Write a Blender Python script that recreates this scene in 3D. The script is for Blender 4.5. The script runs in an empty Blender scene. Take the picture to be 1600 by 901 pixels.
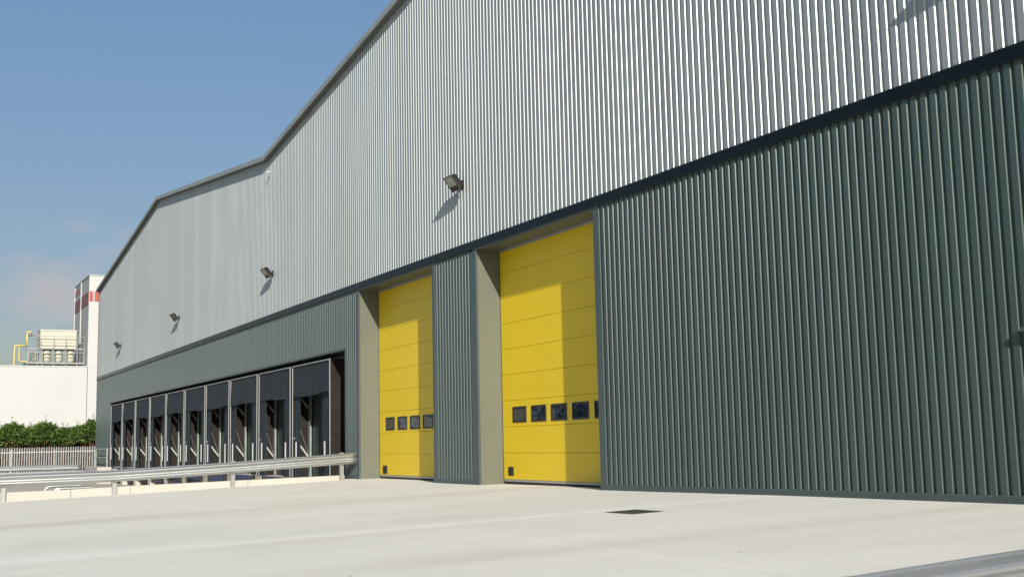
import bpy, bmesh, math, random
from mathutils import Vector, Matrix
random.seed(7)
C = bpy.context.scene.collection
R = math.radians

# ------------------------------------------------------------------ helpers
class MB:
    """collects shapes, then links them as ONE mesh object"""
    def __init__(s): s.v = []; s.f = []; s.m = []; s.sm = []
    def add(s, vs, fs, mi=0, smooth=False):
        b = len(s.v); s.v += [tuple(p) for p in vs]
        for f in fs:
            s.f.append(tuple(b + i for i in f)); s.m.append(mi); s.sm.append(smooth)
        return s
    def quad(s, a, b, c, d, mi=0): return s.add([a, b, c, d], [(0, 1, 2, 3)], mi)
    def box(s, x0, x1, y0, y1, z0, z1, mi=0, bev=0.0):
        if bev > 0:
            bm = bmesh.new(); bmesh.ops.create_cube(bm, size=1)
            for v in bm.verts:
                v.co = Vector(((x0+x1)/2 + v.co.x*(x1-x0), (y0+y1)/2 + v.co.y*(y1-y0), (z0+z1)/2 + v.co.z*(z1-z0)))
            bmesh.ops.bevel(bm, geom=bm.edges[:], offset=bev, segments=2, affect='EDGES', profile=.5)
            bm.verts.index_update()
            s.add([v.co[:] for v in bm.verts], [[v.index for v in f.verts] for f in bm.faces], mi); bm.free()
            return s
        vs = [(x0,y0,z0),(x1,y0,z0),(x1,y1,z0),(x0,y1,z0),(x0,y0,z1),(x1,y0,z1),(x1,y1,z1),(x0,y1,z1)]
        return s.add(vs, [(0,3,2,1),(4,5,6,7),(0,1,5,4),(1,2,6,5),(2,3,7,6),(3,0,4,7)], mi)
    def tube(s, path, r, n=8, mi=0, cap=True):
        P = [Vector(p) for p in path]; vs = []; fs = []
        up0 = Vector((0.0123, 0.031, 1)).normalized()
        for i, p in enumerate(P):
            t = ((P[min(i+1, len(P)-1)] - P[max(i-1, 0)])).normalized()
            up = up0 if abs(t.dot(up0)) < .95 else Vector((1, 0.02, 0))
            a = t.cross(up).normalized(); b = a.cross(t)
            rr = r[i] if isinstance(r, (list, tuple)) else r
            for k in range(n):
                an = 2*math.pi*k/n
                vs.append(p + a*rr*math.cos(an) + b*rr*math.sin(an))
        for i in range(len(P)-1):
            for k in range(n):
                fs.append((i*n+k, i*n+(k+1) % n, (i+1)*n+(k+1) % n, (i+1)*n+k))
        s.add(vs, fs, mi, True)
        if cap:
            s.add(vs[:n], [tuple(range(n))[::-1]], mi); s.add(vs[-n:], [tuple(range(n))], mi)
        return s
    def bar(s, p, q, w, h, mi=0):
        """rectangular bar from p to q, w sideways, h up"""
        p, q = Vector(p), Vector(q); t = (q-p).normalized()
        up = Vector((0, 0, 1)) if abs(t.z) < .95 else Vector((0, 1, 0))
        a = t.cross(up).normalized()*w/2; b = a.cross(t).normalized()*h/2
        vs = [p-a-b, p+a-b, p+a+b, p-a+b, q-a-b, q+a-b, q+a+b, q-a+b]
        return s.add(vs, [(0,3,2,1),(4,5,6,7),(0,1,5,4),(1,2,6,5),(2,3,7,6),(3,0,4,7)], mi)
    def loft(s, rings, mi=0, closed=True, smooth=False, caps=True):
        n = len(rings[0]); vs = [p for r in rings for p in r]; fs = []
        for i in range(len(rings)-1):
            for k in range(n if closed else n-1):
                fs.append((i*n+k, i*n+(k+1) % n, (i+1)*n+(k+1) % n, (i+1)*n+k))
        s.add(vs, fs, mi, smooth)
        if caps and closed:
            s.add(rings[0], [tuple(range(n))[::-1]], mi); s.add(rings[-1], [tuple(range(n))], mi)
        return s
    def build(s, name, mats, parent=None, loc=None, fixn=False):
        me = bpy.data.meshes.new(name); me.from_pydata(s.v, [], s.f)
        for m in (mats if isinstance(mats, (list, tuple)) else [mats]): me.materials.append(m)
        me.polygons.foreach_set('material_index', s.m)
        me.polygons.foreach_set('use_smooth', s.sm)
        if fixn:
            bm = bmesh.new(); bm.from_mesh(me); bmesh.ops.recalc_face_normals(bm, faces=bm.faces[:]); bm.to_mesh(me); bm.free()
        me.update()
        o = bpy.data.objects.new(name, me); C.objects.link(o)
        if parent: o.parent = parent
        if loc: o.location = loc
        return o

def tag(o, label=None, cat=None, group=None, kind=None):
    if label: o['label'] = label
    if cat: o['category'] = cat
    if group: o['group'] = group
    if kind: o['kind'] = kind
    return o
def thing(name, label, cat, loc=(0, 0, 0), group=None, rz=0):
    o = bpy.data.objects.new(name, None); C.objects.link(o); o.location = loc; o.rotation_euler.z = rz
    o.empty_display_size = .2
    return tag(o, label, cat, group)
def copy_tree(o, parent=None):
    c = o.copy(); C.objects.link(c)
    if parent: c.parent = parent
    for ch in list(o.children): copy_tree(ch, c)
    return c
def lerp(x, xs, ys):
    if x <= xs[0]: return ys[0]
    for i in range(len(xs)-1):
        if x <= xs[i+1]: return ys[i] + (ys[i+1]-ys[i])*(x-xs[i])/(xs[i+1]-xs[i])
    return ys[-1]

# ------------------------------------------------------------------ materials
class N:
    def __init__(s, name):
        s.mat = bpy.data.materials.new(name); s.mat.use_nodes = True
        s.nt = s.mat.node_tree; s.b = s.nt.nodes['Principled BSDF']
    def n(s, t, **k):
        x = s.nt.nodes.new(t)
        for a, v in k.items():
            if a in x.inputs: x.inputs[a].default_value = v
            else: setattr(x, a, v)
        return x
    def l(s, a, b): s.nt.links.new(a, b)
    def coord(s, scale=(1, 1, 1), which='Object', loc=(0, 0, 0)):
        tc = s.n('ShaderNodeTexCoord'); mp = s.n('ShaderNodeMapping')
        mp.inputs['Scale'].default_value = scale; mp.inputs['Location'].default_value = loc
        s.l(tc.outputs[which], mp.inputs['Vector']); return mp.outputs[0]
    def noise(s, vec, scale, detail=4, rough=.6):
        x = s.n('ShaderNodeTexNoise'); x.inputs['Scale'].default_value = scale
        x.inputs['Detail'].default_value = detail; x.inputs['Roughness'].default_value = rough
        s.l(vec, x.inputs['Vector']); return x.outputs['Fac']
    def ramp(s, fac, stops):
        x = s.n('ShaderNodeValToRGB'); e = x.color_ramp.elements
        while len(e) < len(stops): e.new(.5)
        for i, (p, c) in enumerate(stops):
            e[i].position = p; e[i].color = (c, c, c, 1) if isinstance(c, (int, float)) else (*c, 1)
        s.l(fac, x.inputs[0]); return x.outputs[0]
    def mix(s, fac, a, b, mode='MIX'):
        x = s.n('ShaderNodeMix', data_type='RGBA', blend_type=mode)
        for sock, v in ((x.inputs[0], fac), (x.inputs[6], a), (x.inputs[7], b)):
            if isinstance(v, (int, float)): sock.default_value = v
            elif isinstance(v, tuple): sock.default_value = (*v, 1)
            else: s.l(v, sock)
        return x.outputs[2]
    def math(s, op, a, b=0.0):
        x = s.n('ShaderNodeMath', operation=op)
        for sock, v in ((x.inputs[0], a), (x.inputs[1], b)):
            if isinstance(v, (int, float)): sock.default_value = v
            else: s.l(v, sock)
        return x.outputs[0]
    def bump(s, h, strength=.2, dist=.01):
        x = s.n('ShaderNodeBump'); x.inputs['Strength'].default_value = strength; x.inputs['Distance'].default_value = dist
        s.l(h, x.inputs['Height']); s.l(x.outputs[0], s.b.inputs['Normal'])
    def setc(s, c):
        if isinstance(c, tuple): s.b.inputs['Base Color'].default_value = (*c, 1)
        else: s.l(c, s.b.inputs['Base Color'])
    def p(s, **k):
        for a, v in k.items():
            i = s.b.inputs[a.replace('_', ' ')]
            if isinstance(v, (int, float)): i.default_value = v
            else: s.l(v, i)
        return s

def simple(name, col, rough=.5, metal=0.0, var=.12, scale=3.0, spec=.5, vscale=(1, 1, 1), bump=0.0):
    m = N(name); v = m.coord(vscale)
    f = m.noise(v, scale)
    lo = tuple(c*(1-var) for c in col); hi = tuple(min(1, c*(1+var)) for c in col)
    m.setc(m.ramp(f, [(.3, lo), (.7, hi)]))
    m.p(Roughness=m.ramp(f, [(.2, max(.02, rough-.06)), (.8, min(1, rough+.06))]), Metallic=metal)
    m.b.inputs['Specular IOR Level'].default_value = spec
    if bump: m.bump(m.noise(v, scale*12), bump, .005)
    return m.mat

def cladding_mat(name, col, rough, metal, spec, dirt=.12, sheet=1.0):
    m = N(name)
    v = m.coord((1, 1, .06)); streak = m.noise(v, 2.2, 5)          # rain streaks run down the sheet
    v2 = m.coord(); blot = m.noise(v2, .35, 4)
    # each one-metre sheet has its own slight tint
    tc = m.n('ShaderNodeTexCoord'); sp = m.n('ShaderNodeSeparateXYZ'); m.l(tc.outputs['Object'], sp.inputs[0])
    cell = m.math('FLOOR', m.math('DIVIDE', sp.outputs[0], sheet))
    wn = m.n('ShaderNodeTexWhiteNoise', noise_dimensions='1D'); m.l(cell, wn.inputs['W'])
    tint = m.ramp(wn.outputs['Value'], [(0, .935), (1, 1.03)])
    f = m.mix(.5, streak, blot)
    c = m.ramp(f, [(.25, tuple(x*(1-dirt) for x in col)), (.75, tuple(min(1, x*(1+dirt*.6)) for x in col))])
    m.setc(m.mix(1.0, c, tint, 'MULTIPLY'))
    m.p(Roughness=m.ramp(f, [(.2, rough-.05), (.8, rough+.07)]), Metallic=metal)
    m.b.inputs['Specular IOR Level'].default_value = spec
    m.bump(m.noise(m.coord((1, 1, .35)), 1.1, 2), .12, .02)        # oil-canning of thin sheet
    return m.mat

M = {}
M['silver'] = cladding_mat('silver_sheet', (.342, .374, .380), .46, .5, .5, .07)
M['grey'] = cladding_mat('grey_green_sheet', (.048, .074, .073), .37, 0, .42, .10)
M['greyflat'] = cladding_mat('grey_green_flashing', (.056, .080, .081), .40, 0, .34, .08, 3.0)
M['reveal'] = cladding_mat('sunlit_grey_green_reveal', (.110, .116, .088), .5, 0, .4, .08, 50)  # lighter, warmer copy of the grey-green sheet, sunlight put into its colour
M['navy'] = simple('dark_navy_trim', (.0035, .0075, .010), .33, 0, .15, 1.5, .2)
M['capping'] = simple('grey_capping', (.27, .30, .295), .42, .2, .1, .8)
M['capshade'] = simple('grey_capping_shaded', (.11, .125, .115), .5, 0, .1, .8)  # darker copy of the capping, the underside's shade painted in
M['roof'] = simple('roof_sheet', (.32, .34, .34), .5, .2, .08, .5)
M['rubber'] = simple('black_rubber', (.012, .012, .012), .7, 0, .2, 6)
M['alu'] = simple('aluminium', (.42, .41, .39), .45, .6, .1, 5)
M['frame'] = simple('window_frame_black', (.010, .011, .011), .45, 0, .15, 8)
M['bronze'] = simple('dark_bronze_housing', (.016, .016, .013), .45, .2, .2, 9)
M['white'] = simple('white_painted_panel', (.37, .376, .374), .5, 0, .03, .2)
M['tower'] = cladding_mat('shaded_tower_sheet', (.31, .325, .33), .5, 0, .3, .10, 2.0)  # darker copy of the factory white, shade of the tower side in its colour
M['red'] = simple('red_band_paint', (.30, .045, .03), .5, 0, .12, .6)
M['redshaded'] = simple('shaded_red_band', (.17, .062, .065), .55, 0, .15, .6)  # duller copy of the red, shade on the tower's side painted in
M['edge'] = simple('pale_edge_trim', (.50, .51, .51), .5, .1, .06, 3)
M['shelteredge'] = simple('pale_shelter_edging', (.23, .24, .24), .55, 0, .08, 3)
M['fabric'] = simple('navy_curtain_fabric', (.019, .028, .037), .75, 0, .2, 2.2, .3, bump=.25)
M['blackfab'] = simple('black_brown_fabric', (.015, .013, .011), .8, 0, .3, 3, .2, bump=.3)
M['arm'] = simple('galvanised_arm', (.32, .33, .32), .55, .4, .1, 4)
M['postgrey'] = simple('grey_green_post', (.22, .25, .235), .5, .1, .1, 3)
M['dockgreen'] = simple('dock_back_panel', (.045, .060, .055), .5, 0, .15, 1.0)
M['blue'] = simple('blue_leveller_paint', (.018, .032, .10), .5, 0, .25, 3)
M['dark'] = simple('dark_recess', (.02, .02, .02), .8, 0, .2, 2)
M['fence'] = simple('galvanised_pale', (.38, .395, .40), .55, .3, .1, 4)
M['bark'] = simple('conifer_bark', (.13, .075, .045), .9, 0, .3, 6)
M['yellowpipe'] = simple('yellow_pipe_paint', (.38, .31, .11), .5, 0, .1, 2)
M['greysteel'] = simple('grey_steelwork', (.22, .23, .22), .6, .3, .15, 2)
M['cream'] = simple('cream_tank_paint', (.40, .385, .32), .5, 0, .06, .8)
M['kerbcon'] = simple('pale_kerb_concrete', (.37, .352, .318), .85, 0, .07, 1.8, .3, bump=.2)
M['dockcon'] = simple('dock_concrete', (.40, .37, .32), .85, 0, .12, 2.0, .3, bump=.2)
M['dirt'] = simple('rough_ground', (.16, .14, .09), .95, 0, .3, .3, .2)
M['soil'] = simple('brown_needle_litter', (.050, .032, .019), .95, 0, .35, .8, .2)
M['grass'] = simple('grass_strip', (.06, .10, .03), .9, 0, .4, 2, .2)
M['camwhite'] = simple('white_paint', (.37, .38, .375), .45, 0, .04, 4)

def galv():
    m = N('galvanised_steel'); v = m.coord()
    vo = m.n('ShaderNodeTexVoronoi'); vo.inputs['Scale'].default_value = 45; m.l(v, vo.inputs['Vector'])
    sp = m.ramp(vo.outputs['Color'], [(0, .95), (1, 1.03)])
    st = m.noise(m.coord((3, .25, 3)), 2.5, 5)
    c = m.ramp(st, [(.25, (.30, .315, .32)), (.5, (.41, .42, .42)), (.8, (.47, .475, .465))])
    m.setc(m.mix(1.0, c, sp, 'MULTIPLY'))
    m.p(Metallic=.8, Roughness=m.ramp(st, [(.2, .42), (.8, .24)]))
    m.bump(st, .08, .01)
    return m.mat
M['galv'] = galv()

def yellow():
    m = N('yellow_door_panel'); v = m.coord()
    sp = m.n('ShaderNodeSeparateXYZ'); tc = m.n('ShaderNodeTexCoord'); m.l(tc.outputs['Object'], sp.inputs[0])
    f = m.noise(v, .8, 4)
    m.setc(m.ramp(f, [(.3, (.64, .462, .007)), (.7, (.685, .497, .009))]))
    m.p(Roughness=.42)
    m.b.inputs['Specular IOR Level'].default_value = .45
    w = m.math('SINE', m.math('MULTIPLY', sp.outputs[2], 2*math.pi/.06))
    h = m.math('ADD', m.math('MULTIPLY', w, .18), m.noise(m.coord((.5, 1, .8)), 1.4, 2))
    m.bump(h, .06, .01)
    return m.mat
M['yellow'] = yellow()

def pane(name, lo, hi, strength):
    m = N(name)                                                       # blue streaks paint a wavy sky reflection into the pane colour
    n1 = m.noise(m.coord((1.0, 1, 2.4)), 1.7, 1); n2 = m.noise(m.coord((2.2, 1, 5)), 3.2, 4, .7)
    m.setc(m.ramp(n2, [(.42, lo), (.60, hi), (.70, tuple(min(1, c_*2.6) for c_ in hi))])); m.p(Roughness=.08)
    m.b.inputs['Specular IOR Level'].default_value = .28
    m.bump(n1, strength, .05)
    return m.mat
M['pane'] = pane('wavy_acrylic_pane', (.004, .006, .010), (.022, .040, .075), .3)
M['paneclear'] = pane('clear_acrylic_pane', (.040, .044, .040), (.046, .050, .046), .03)
def lens():
    m = N('floodlight_glass'); f = m.noise(m.coord(), 9, 3)
    m.setc(m.ramp(f, [(.3, (.22, .23, .19)), (.7, (.36, .37, .30))])); m.p(Roughness=.12)
    m.b.inputs['Coat Weight'].default_value = .5
    return m.mat
M['lens'] = lens()

def concrete():
    m = N('brushed_yard_concrete')
    big = m.noise(m.coord((1, 1, 1)), .18, 5)
    tine = m.noise(m.coord((7, .35, 1)), 1.6, 5, .65)              # brushing and tyre films run towards the wall
    tine2 = m.noise(m.coord((1.6, .10, 1)), 1.0, 4, .6)
    fine = m.noise(m.coord(), 26, 4, .7)
    base = m.ramp(m.mix(.5, big, tine2), [(.30, (.56, .545, .495)), (.52, (.615, .600, .550)), (.72, (.65, .637, .59))])
    base = m.mix(1.0, base, m.ramp(tine, [(.25, .955), (.6, 1.015)]), 'MULTIPLY')
    base = m.mix(1.0, base, m.ramp(fine, [(.2, .95), (.8, 1.03)]), 'MULTIPLY')
    blot = m.noise(m.coord((1, .6, 1), loc=(3, 7, 0)), .55, 5, .6)
    base = m.mix(1.0, base, m.ramp(blot, [(.32, (.955, .945, .93)), (.5, (1, 1, 1)), (.68, (1.03, 1.03, 1.035))]), 'MULTIPLY')
    tc = m.n('ShaderNodeTexCoord'); sp = m.n('ShaderNodeSeparateXYZ'); m.l(tc.outputs['Object'], sp.inputs[0])
    X, Y = sp.outputs[0], sp.outputs[1]
    wob = m.math('MULTIPLY', m.math('SUBTRACT', m.noise(m.coord(), .5, 3), .5), .55)
    def band(axis, at, half, wobble=True):
        a = m.math('ADD', axis, wob) if wobble else axis
        d = m.math('ABSOLUTE', m.math('SUBTRACT', a, at))
        return m.n('ShaderNodeMapRange', clamp=True), d, half
    def bandfac(axis, at, half, wobble=True):
        r, d, h = band(axis, at, half, wobble)
        m.l(d, r.inputs['Value']); r.inputs['From Min'].default_value = 0; r.inputs['From Max'].default_value = h
        r.inputs['To Min'].default_value = 1; r.inputs['To Max'].default_value = 0
        return r.outputs[0]
    patch = m.ramp(m.noise(m.coord(), .7, 4), [(.35, 0), (.65, 1)])
    # pale laitance along the pour joint, faint wet-dirt film on the wheel track
    pale = m.math('MULTIPLY', m.math('MULTIPLY', bandfac(X, -13.95, .40), m.ramp(tine2, [(.25, .35), (.65, 1)])), .75)
    base = m.mix(pale, base, (.72, .705, .66))
    pale2 = m.math('MULTIPLY', m.math('MULTIPLY', bandfac(Y, -6.05, .30), patch), .4)
    base = m.mix(pale2, base, (.72, .705, .66))
    film = m.math('MULTIPLY', m.math('MULTIPLY', bandfac(X, -21.3, 1.1), m.ramp(tine2, [(.3, .1), (.66, 1)])), .6)
    base = m.mix(film, base, (.40, .37, .295))
    film2 = m.math('MULTIPLY', m.math('MULTIPLY', bandfac(X, -9.8, .5), patch), .30)
    base = m.mix(film2, base, (.44, .41, .34))
    # saw-cut joints, 8 m apart
    cut = bandfac(X, -13.95, .012, False)
    for at in (-21.9, -6.0):
        cut = m.math('MAXIMUM', cut, bandfac(X, at, .010, False))
    cut = m.math('MAXIMUM', cut, bandfac(Y, -6.1, .010, False))
    base = m.mix(m.math('MULTIPLY', cut, .5), base, (.20, .18, .145))
    # scattered small chips and stones' stains
    vo = m.n('ShaderNodeTexVoronoi'); vo.inputs['Scale'].default_value = 1.1; m.l(m.coord(), vo.inputs['Vector'])
    spot = m.ramp(vo.outputs['Distance'], [(.016, 1), (.026, 0)])
    base = m.mix(m.math('MULTIPLY', spot, .85), base, (.09, .065, .04))
    m.setc(base); m.p(Roughness=.82)
    m.b.inputs['Specular IOR Level'].default_value = .3
    m.bump(m.mix(.4, tine, fine), .25, .006)
    return m.mat
M['concrete'] = concrete()
def ramp_con():
    return simple('dock_ramp_concrete', (.36, .335, .285), .85, 0, .1, .5, .3, bump=.2)
M['rampcon'] = ramp_con()
def leaf(name, a, b):
    m = N(name); g = m.n('ShaderNodeNewGeometry')
    m.setc(m.ramp(g.outputs['Random Per Island'], [(0, a), (1, b)])); m.p(Roughness=.7)
    m.b.inputs['Specular IOR Level'].default_value = .25
    return m.mat
M['leaf'] = [leaf('conifer_green', (.034, .072, .012), (.095, .150, .026)),
             leaf('conifer_dark', (.020, .045, .010), (.055, .095, .02)),
             leaf('conifer_brown', (.07, .040, .02), (.13, .078, .035))]

# ------------------------------------------------------------------ setting geometry
YX = [-33, -24, -18.9, -13.5, -9.5, 5]; YZ = [-.085, -.066, -.042, .02, .045, .06]
def z0(x): return lerp(x, YX, YZ)
def gz(x, y): return z0(x) + .026*max(-14, min(0, y))
KX = -32.15                                     # yard side of the dock kerb

b = MB()                                        # the yard, with a hole for the gully
DR = (-13.66, -12.94, -3.36, -2.82)
xs = sorted(set([KX, -31.85, -26.62, -24.09, -18.92, -9.5, DR[0], DR[1], -4, 0, 5, 20, 90]))
ys = sorted(set([-90, -40, -22, -14, -10, -7, DR[2], DR[3], -1, 0, .62]))
for i in range(len(xs)-1):
    for j in range(len(ys)-1):
        x0_, x1_, y0_, y1_ = xs[i], xs[i+1], ys[j], ys[j+1]
        if x0_ == DR[0] and y0_ == DR[2]: continue
        b.quad((x0_, y0_, gz(x0_, y0_)), (x1_, y0_, gz(x1_, y0_)), (x1_, y1_, gz(x1_, y1_)), (x0_, y1_, gz(x0_, y1_)))
tag(b.build('concrete_yard', M['concrete']), 'pale brushed concrete yard in front of the warehouse', 'yard', kind='structure')

def dz(y): return -1.15 + .012*min(0, y)*-1*0.9 if y > -30 else -.82   # dock pit floor rises gently away from the docks
b = MB()
for y0_, y1_ in ((-60, -30), (-30, 0), (0, .62)):
    b.quad((-77.2, y0_, dz(y0_)), (-32.3, y0_, dz(y0_)), (-32.3, y1_, dz(y1_)), (-77.2, y1_, dz(y1_)))
tag(b.build('dock_ramp', M['rampcon']), 'sunken concrete apron in front of the loading docks', 'ramp', kind='structure')
b = MB().box(-84.2, -77.4, -70, 30, -.95, -.7)
tag(b.build('far_pavement', M['rampcon']), 'pale pavement beyond the dock pit', 'pavement', kind='structure')
b = MB().box(-84.1, -80.6, -70, 30, -.69, -.66)
tag(b.build('grass_verge', M['grass']), 'thin strip of grass in front of the palisade fence', 'grass', kind='structure')
b = MB().quad((-1500, -1500, -1.6), (1500, -1500, -1.6), (1500, 1500, -1.6), (-1500, 1500, -1.6))
tag(b.build('ground', M['dirt']), 'rough ground stretching to the horizon', 'ground', kind='structure')
b = MB().box(-120, -84.25, -80, 40, -1.5, -1.0)
tag(b.build('planting_bed', M['soil']), 'bare earth bed under the conifers', 'ground', kind='structure')

b = MB()
rb = random.Random(9); prev = None
for k in range(61):
    y = -75+k*2; hh = 1.35+.35*rb.random()
    row = [(-91.0, y, -1.02), (-92.2, y, hh*.6-.3), (-93.4, y, hh), (-97, y, hh+.1), (-101, y, -1.02)]
    if prev:
        for a_, b_, c_, d_ in zip(prev[:-1], prev[1:], row[1:], row[:-1]): b.quad(a_, b_, c_, d_)
    prev = row
tag(b.build('embankment', M['soil']), 'low brown earth bank behind the conifers', 'bank', kind='structure')
# kerb between yard and pit, in precast lengths following the slope
b = MB(); ky = [-60, -40, -30, -24, -18, -12, -7.83, -6.35, -3.2, -.38]
for a, c in zip(ky[:-1], ky[1:]):
    a += .006; c -= .006
    def kt(y): return lerp(y, [-22, -8, -6.6, -.6], [-.22, -.085, -.05, .035])
    ring = lambda y: [(KX-.2, y, -1.3), (KX, y, -.6), (KX, y, kt(y)-.015), (KX-.015, y, kt(y)), (KX-.185, y, kt(y)), (KX-.2, y, kt(y)-.015)]
    b.loft([ring(a), ring(c)])
b.box(KX-.21, KX-.01, -.374, .0, -1.3, -.08)
tag(b.build('kerb', M['kerbcon'], fixn=True), 'pale concrete upstand kerb along the edge of the dock pit', 'kerb', kind='structure')
b = MB().box(-77.42, -77.2, -60, -.5, -1.6, -.62)
tag(b.build('retaining_wall', M['kerbcon']), 'low pale retaining wall on the far side of the dock pit', 'wall')
b = MB().box(-79.2, -73.95, -.9, -.06, -1.3, -.16, bev=.02)
tag(b.build('dock_landing', M['kerbcon']), 'small concrete landing at the far end of the docks', 'landing', kind='structure')

# ------------------------------------------------------------------ the warehouse
X0, X1 = -80.55, -1.9
RX = [-80.55, -61.05, -41.3, -21.6, -1.9]; RZ = [11.33, 13.76, 11.40, 13.76, 11.33]
def rz(x): return lerp(x, RX, RZ)
WH = thing('warehouse', 'large twin-gabled metal warehouse, silver above and grey-green below, with two tall yellow doors', 'warehouse', (-41, 0, 0))
def wb(mb, name, mats, **k):
    o = mb.build(name, mats, None, **k); o.parent = WH; o.matrix_parent_inverse = Matrix.Translation((41, 0, 0)); return o

def clad(mb, x0, x1, zb, zt, prof, pitch, phase, y=0.0, mi=0):
    """profiled sheet: prof = [(offset along x, y)] per pitch, running upright"""
    pts = []
    k0 = math.floor((x0-phase)/pitch)-1; k1 = math.ceil((x1-phase)/pitch)+1
    for k in range(k0, k1):
        for dx, dy in prof: pts.append((phase + k*pitch + dx, dy))
    out = []
    for (xa, ya), (xb, yb) in zip(pts[:-1], pts[1:]):
        if xb <= x0 or xa >= x1: continue
        f = lambda x: ya + (yb-ya)*(x-xa)/(xb-xa)
        s, e = max(xa, x0), min(xb, x1)
        if not out: out.append((s, f(s)))
        out.append((e, f(e)))
    vs = []
    for x, yy in out:
        vs += [(x, y+yy, zb(x)), (x, y+yy, zt(x))]
    fs = [(2*i, 2*i+2, 2*i+3, 2*i+1) for i in range(len(out)-1)]
    mb.add(vs, fs, mi)

PL = .166
PROF_L = [(0, -.034), (.015, 0), (.054, 0), (.076, -.034)]         # crown 90 mm, bright sunny flank, narrow valley
PS = .1685
PROF_S = [(0, -.030), (.019, 0), (.045, 0), (.072, -.030)]
c = lambda v: (lambda x: v)
# silver upper wall: two sheet courses, the upper lapping 4 mm over the lower
b = MB(); clad(b, X0, X1, c(5.60), c(10.06), PROF_S, PS, -13.70)
clad(b, X0, X1, c(10.045), rz, PROF_S, PS, -13.70, -.0012)
wb(b, 'upper_cladding', M['silver'])['label'] = 'silver ribbed upper cladding'
# grey-green lower wall
OP = [(-31.845, -26.62), (-24.09, -18.92)]; DKL, DKR, DKZ = -75.1, -33.05, 3.72
b = MB()
clad(b, X0, DKL, c(-.75), c(5.44), PROF_L, PL, -10.41)
clad(b, DKL, DKR, c(DKZ), c(5.44), PROF_L, PL, -10.41)
clad(b, DKR, OP[0][0]-.10, lambda x: gz(x, 0)+.02, c(5.44), PROF_L, PL, -10.41)
clad(b, OP[0][1]+.17, OP[1][0]-.30, lambda x: gz(x, 0)+.02, c(5.44), PROF_L, PL, -10.41)
clad(b, OP[1][1]+.20, X1, lambda x: gz(x, 0)+.02, c(5.44), PROF_L, PL, -10.41)
wb(b, 'lower_cladding', M['grey'])['label'] = 'grey-green ribbed lower cladding'
# dark trim band
b = MB(); b.loft([[(x, -.002, 5.425), (x, -.060, 5.418), (x, -.075, 5.43), (x, -.075, 5.60), (x, -.060, 5.622), (x, -.002, 5.64)] for x in (X0-.02, X1+.02)])
wb(b, 'trim_band', M['navy'], fixn=True)['label'] = 'dark navy trim band'
# base flashing follows the yard
for xa, xc in ((DKR, OP[0][0]), (OP[0][1], OP[1][0]), (OP[1][1], -9.26), (-8.20, X1)):
    b = MB(); n = max(1, int((xc-xa)/3)); q = [xa+(xc-xa)*i/n for i in range(n+1)]
    rings = [[(x, 0, gz(x, 0)-.05), (x, -.052, gz(x, 0)-.05), (x, -.052, gz(x, 0)+.085), (x, -.036, gz(x, 0)+.10), (x, 0, gz(x, 0)+.10)] for x in q]
    b.loft(rings); wb(b, 'base_flashing', M['greyflat'], fixn=True)
# flat flashings round the openings
for xa, xc, za in ((OP[0][0]-.12, OP[0][0], -.1), (OP[0][1], OP[0][1]+.19, -.1), (OP[1][0]-.32, OP[1][0], -.1), (OP[1][1], OP[1][1]+.22, -.1)):
    wb(MB().box(xa, xc, -.042, -.001, gz(xc, 0)+.09, 5.375, bev=.006), 'opening_flashing', M['greyflat'])
for q in ((DKR, DKR+.16, -.040, -.001, -1.1, DKZ-.001), (DKL-.14, DKL, -.040, -.001, -.7, DKZ-.001), (DKL-.14, DKR+.16, -.050, -.001, DKZ, DKZ+.07)):
    wb(MB().box(*q, bev=.006), 'opening_flashing', M['greyflat'])
for xa, xc in OP: wb(MB().box(xa-.16, xc+.22, -.050, -.001, 5.378, 5.422, bev=.004), 'lintel_flashing', M['greyflat'])
# corner flashings
wb(MB().box(X0-.05, X0+.12, -.046, .15, -.75, rz(X0)), 'corner_trim', M['greyflat'])
wb(MB().box(X1-.12, X1+.05, -.046, .15, 0, rz(X1)), 'corner_trim', M['greyflat'])
# capping along the gables
b = MB()
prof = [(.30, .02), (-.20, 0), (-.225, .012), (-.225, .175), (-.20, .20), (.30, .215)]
rings = []
for x, z in [(X0-.12, rz(X0)-.015)] + list(zip(RX[1:-1], RZ[1:-1])) + [(X1+.12, rz(X1)-.015)]:
    rings.append([(x, y, z+zz) for y, zz in prof])
n = len(prof)
for r0, r1 in zip(rings[:-1], rings[1:]):
    for k in range(n):
        kk = (k+1) % n
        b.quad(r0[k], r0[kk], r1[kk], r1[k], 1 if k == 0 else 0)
for r in (rings[0], rings[-1]): b.add(r, [tuple(range(n))])
o = wb(b, 'roof_capping', [M['capping'], M['capshade']], fixn=True); o['label'] = 'grey metal capping along the gables'
for i in range(1, 26):
    x = X0 + i*3.02
    if min(abs(x-q) for q in RX) < .8: continue
    s = (rz(x+.1)-rz(x-.1))/.2
    rr = lambda xx: [(xx, y+dy, rz(x)+s*(xx-x)+zz) for (y, zz), dy in zip(prof[1:5], (-.006,)*4)]
    wb(MB().loft([rr(x-.05), rr(x+.05)], closed=False, caps=False), 'capping_strap', M['capping'])   # cover strap at a capping joint
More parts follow.
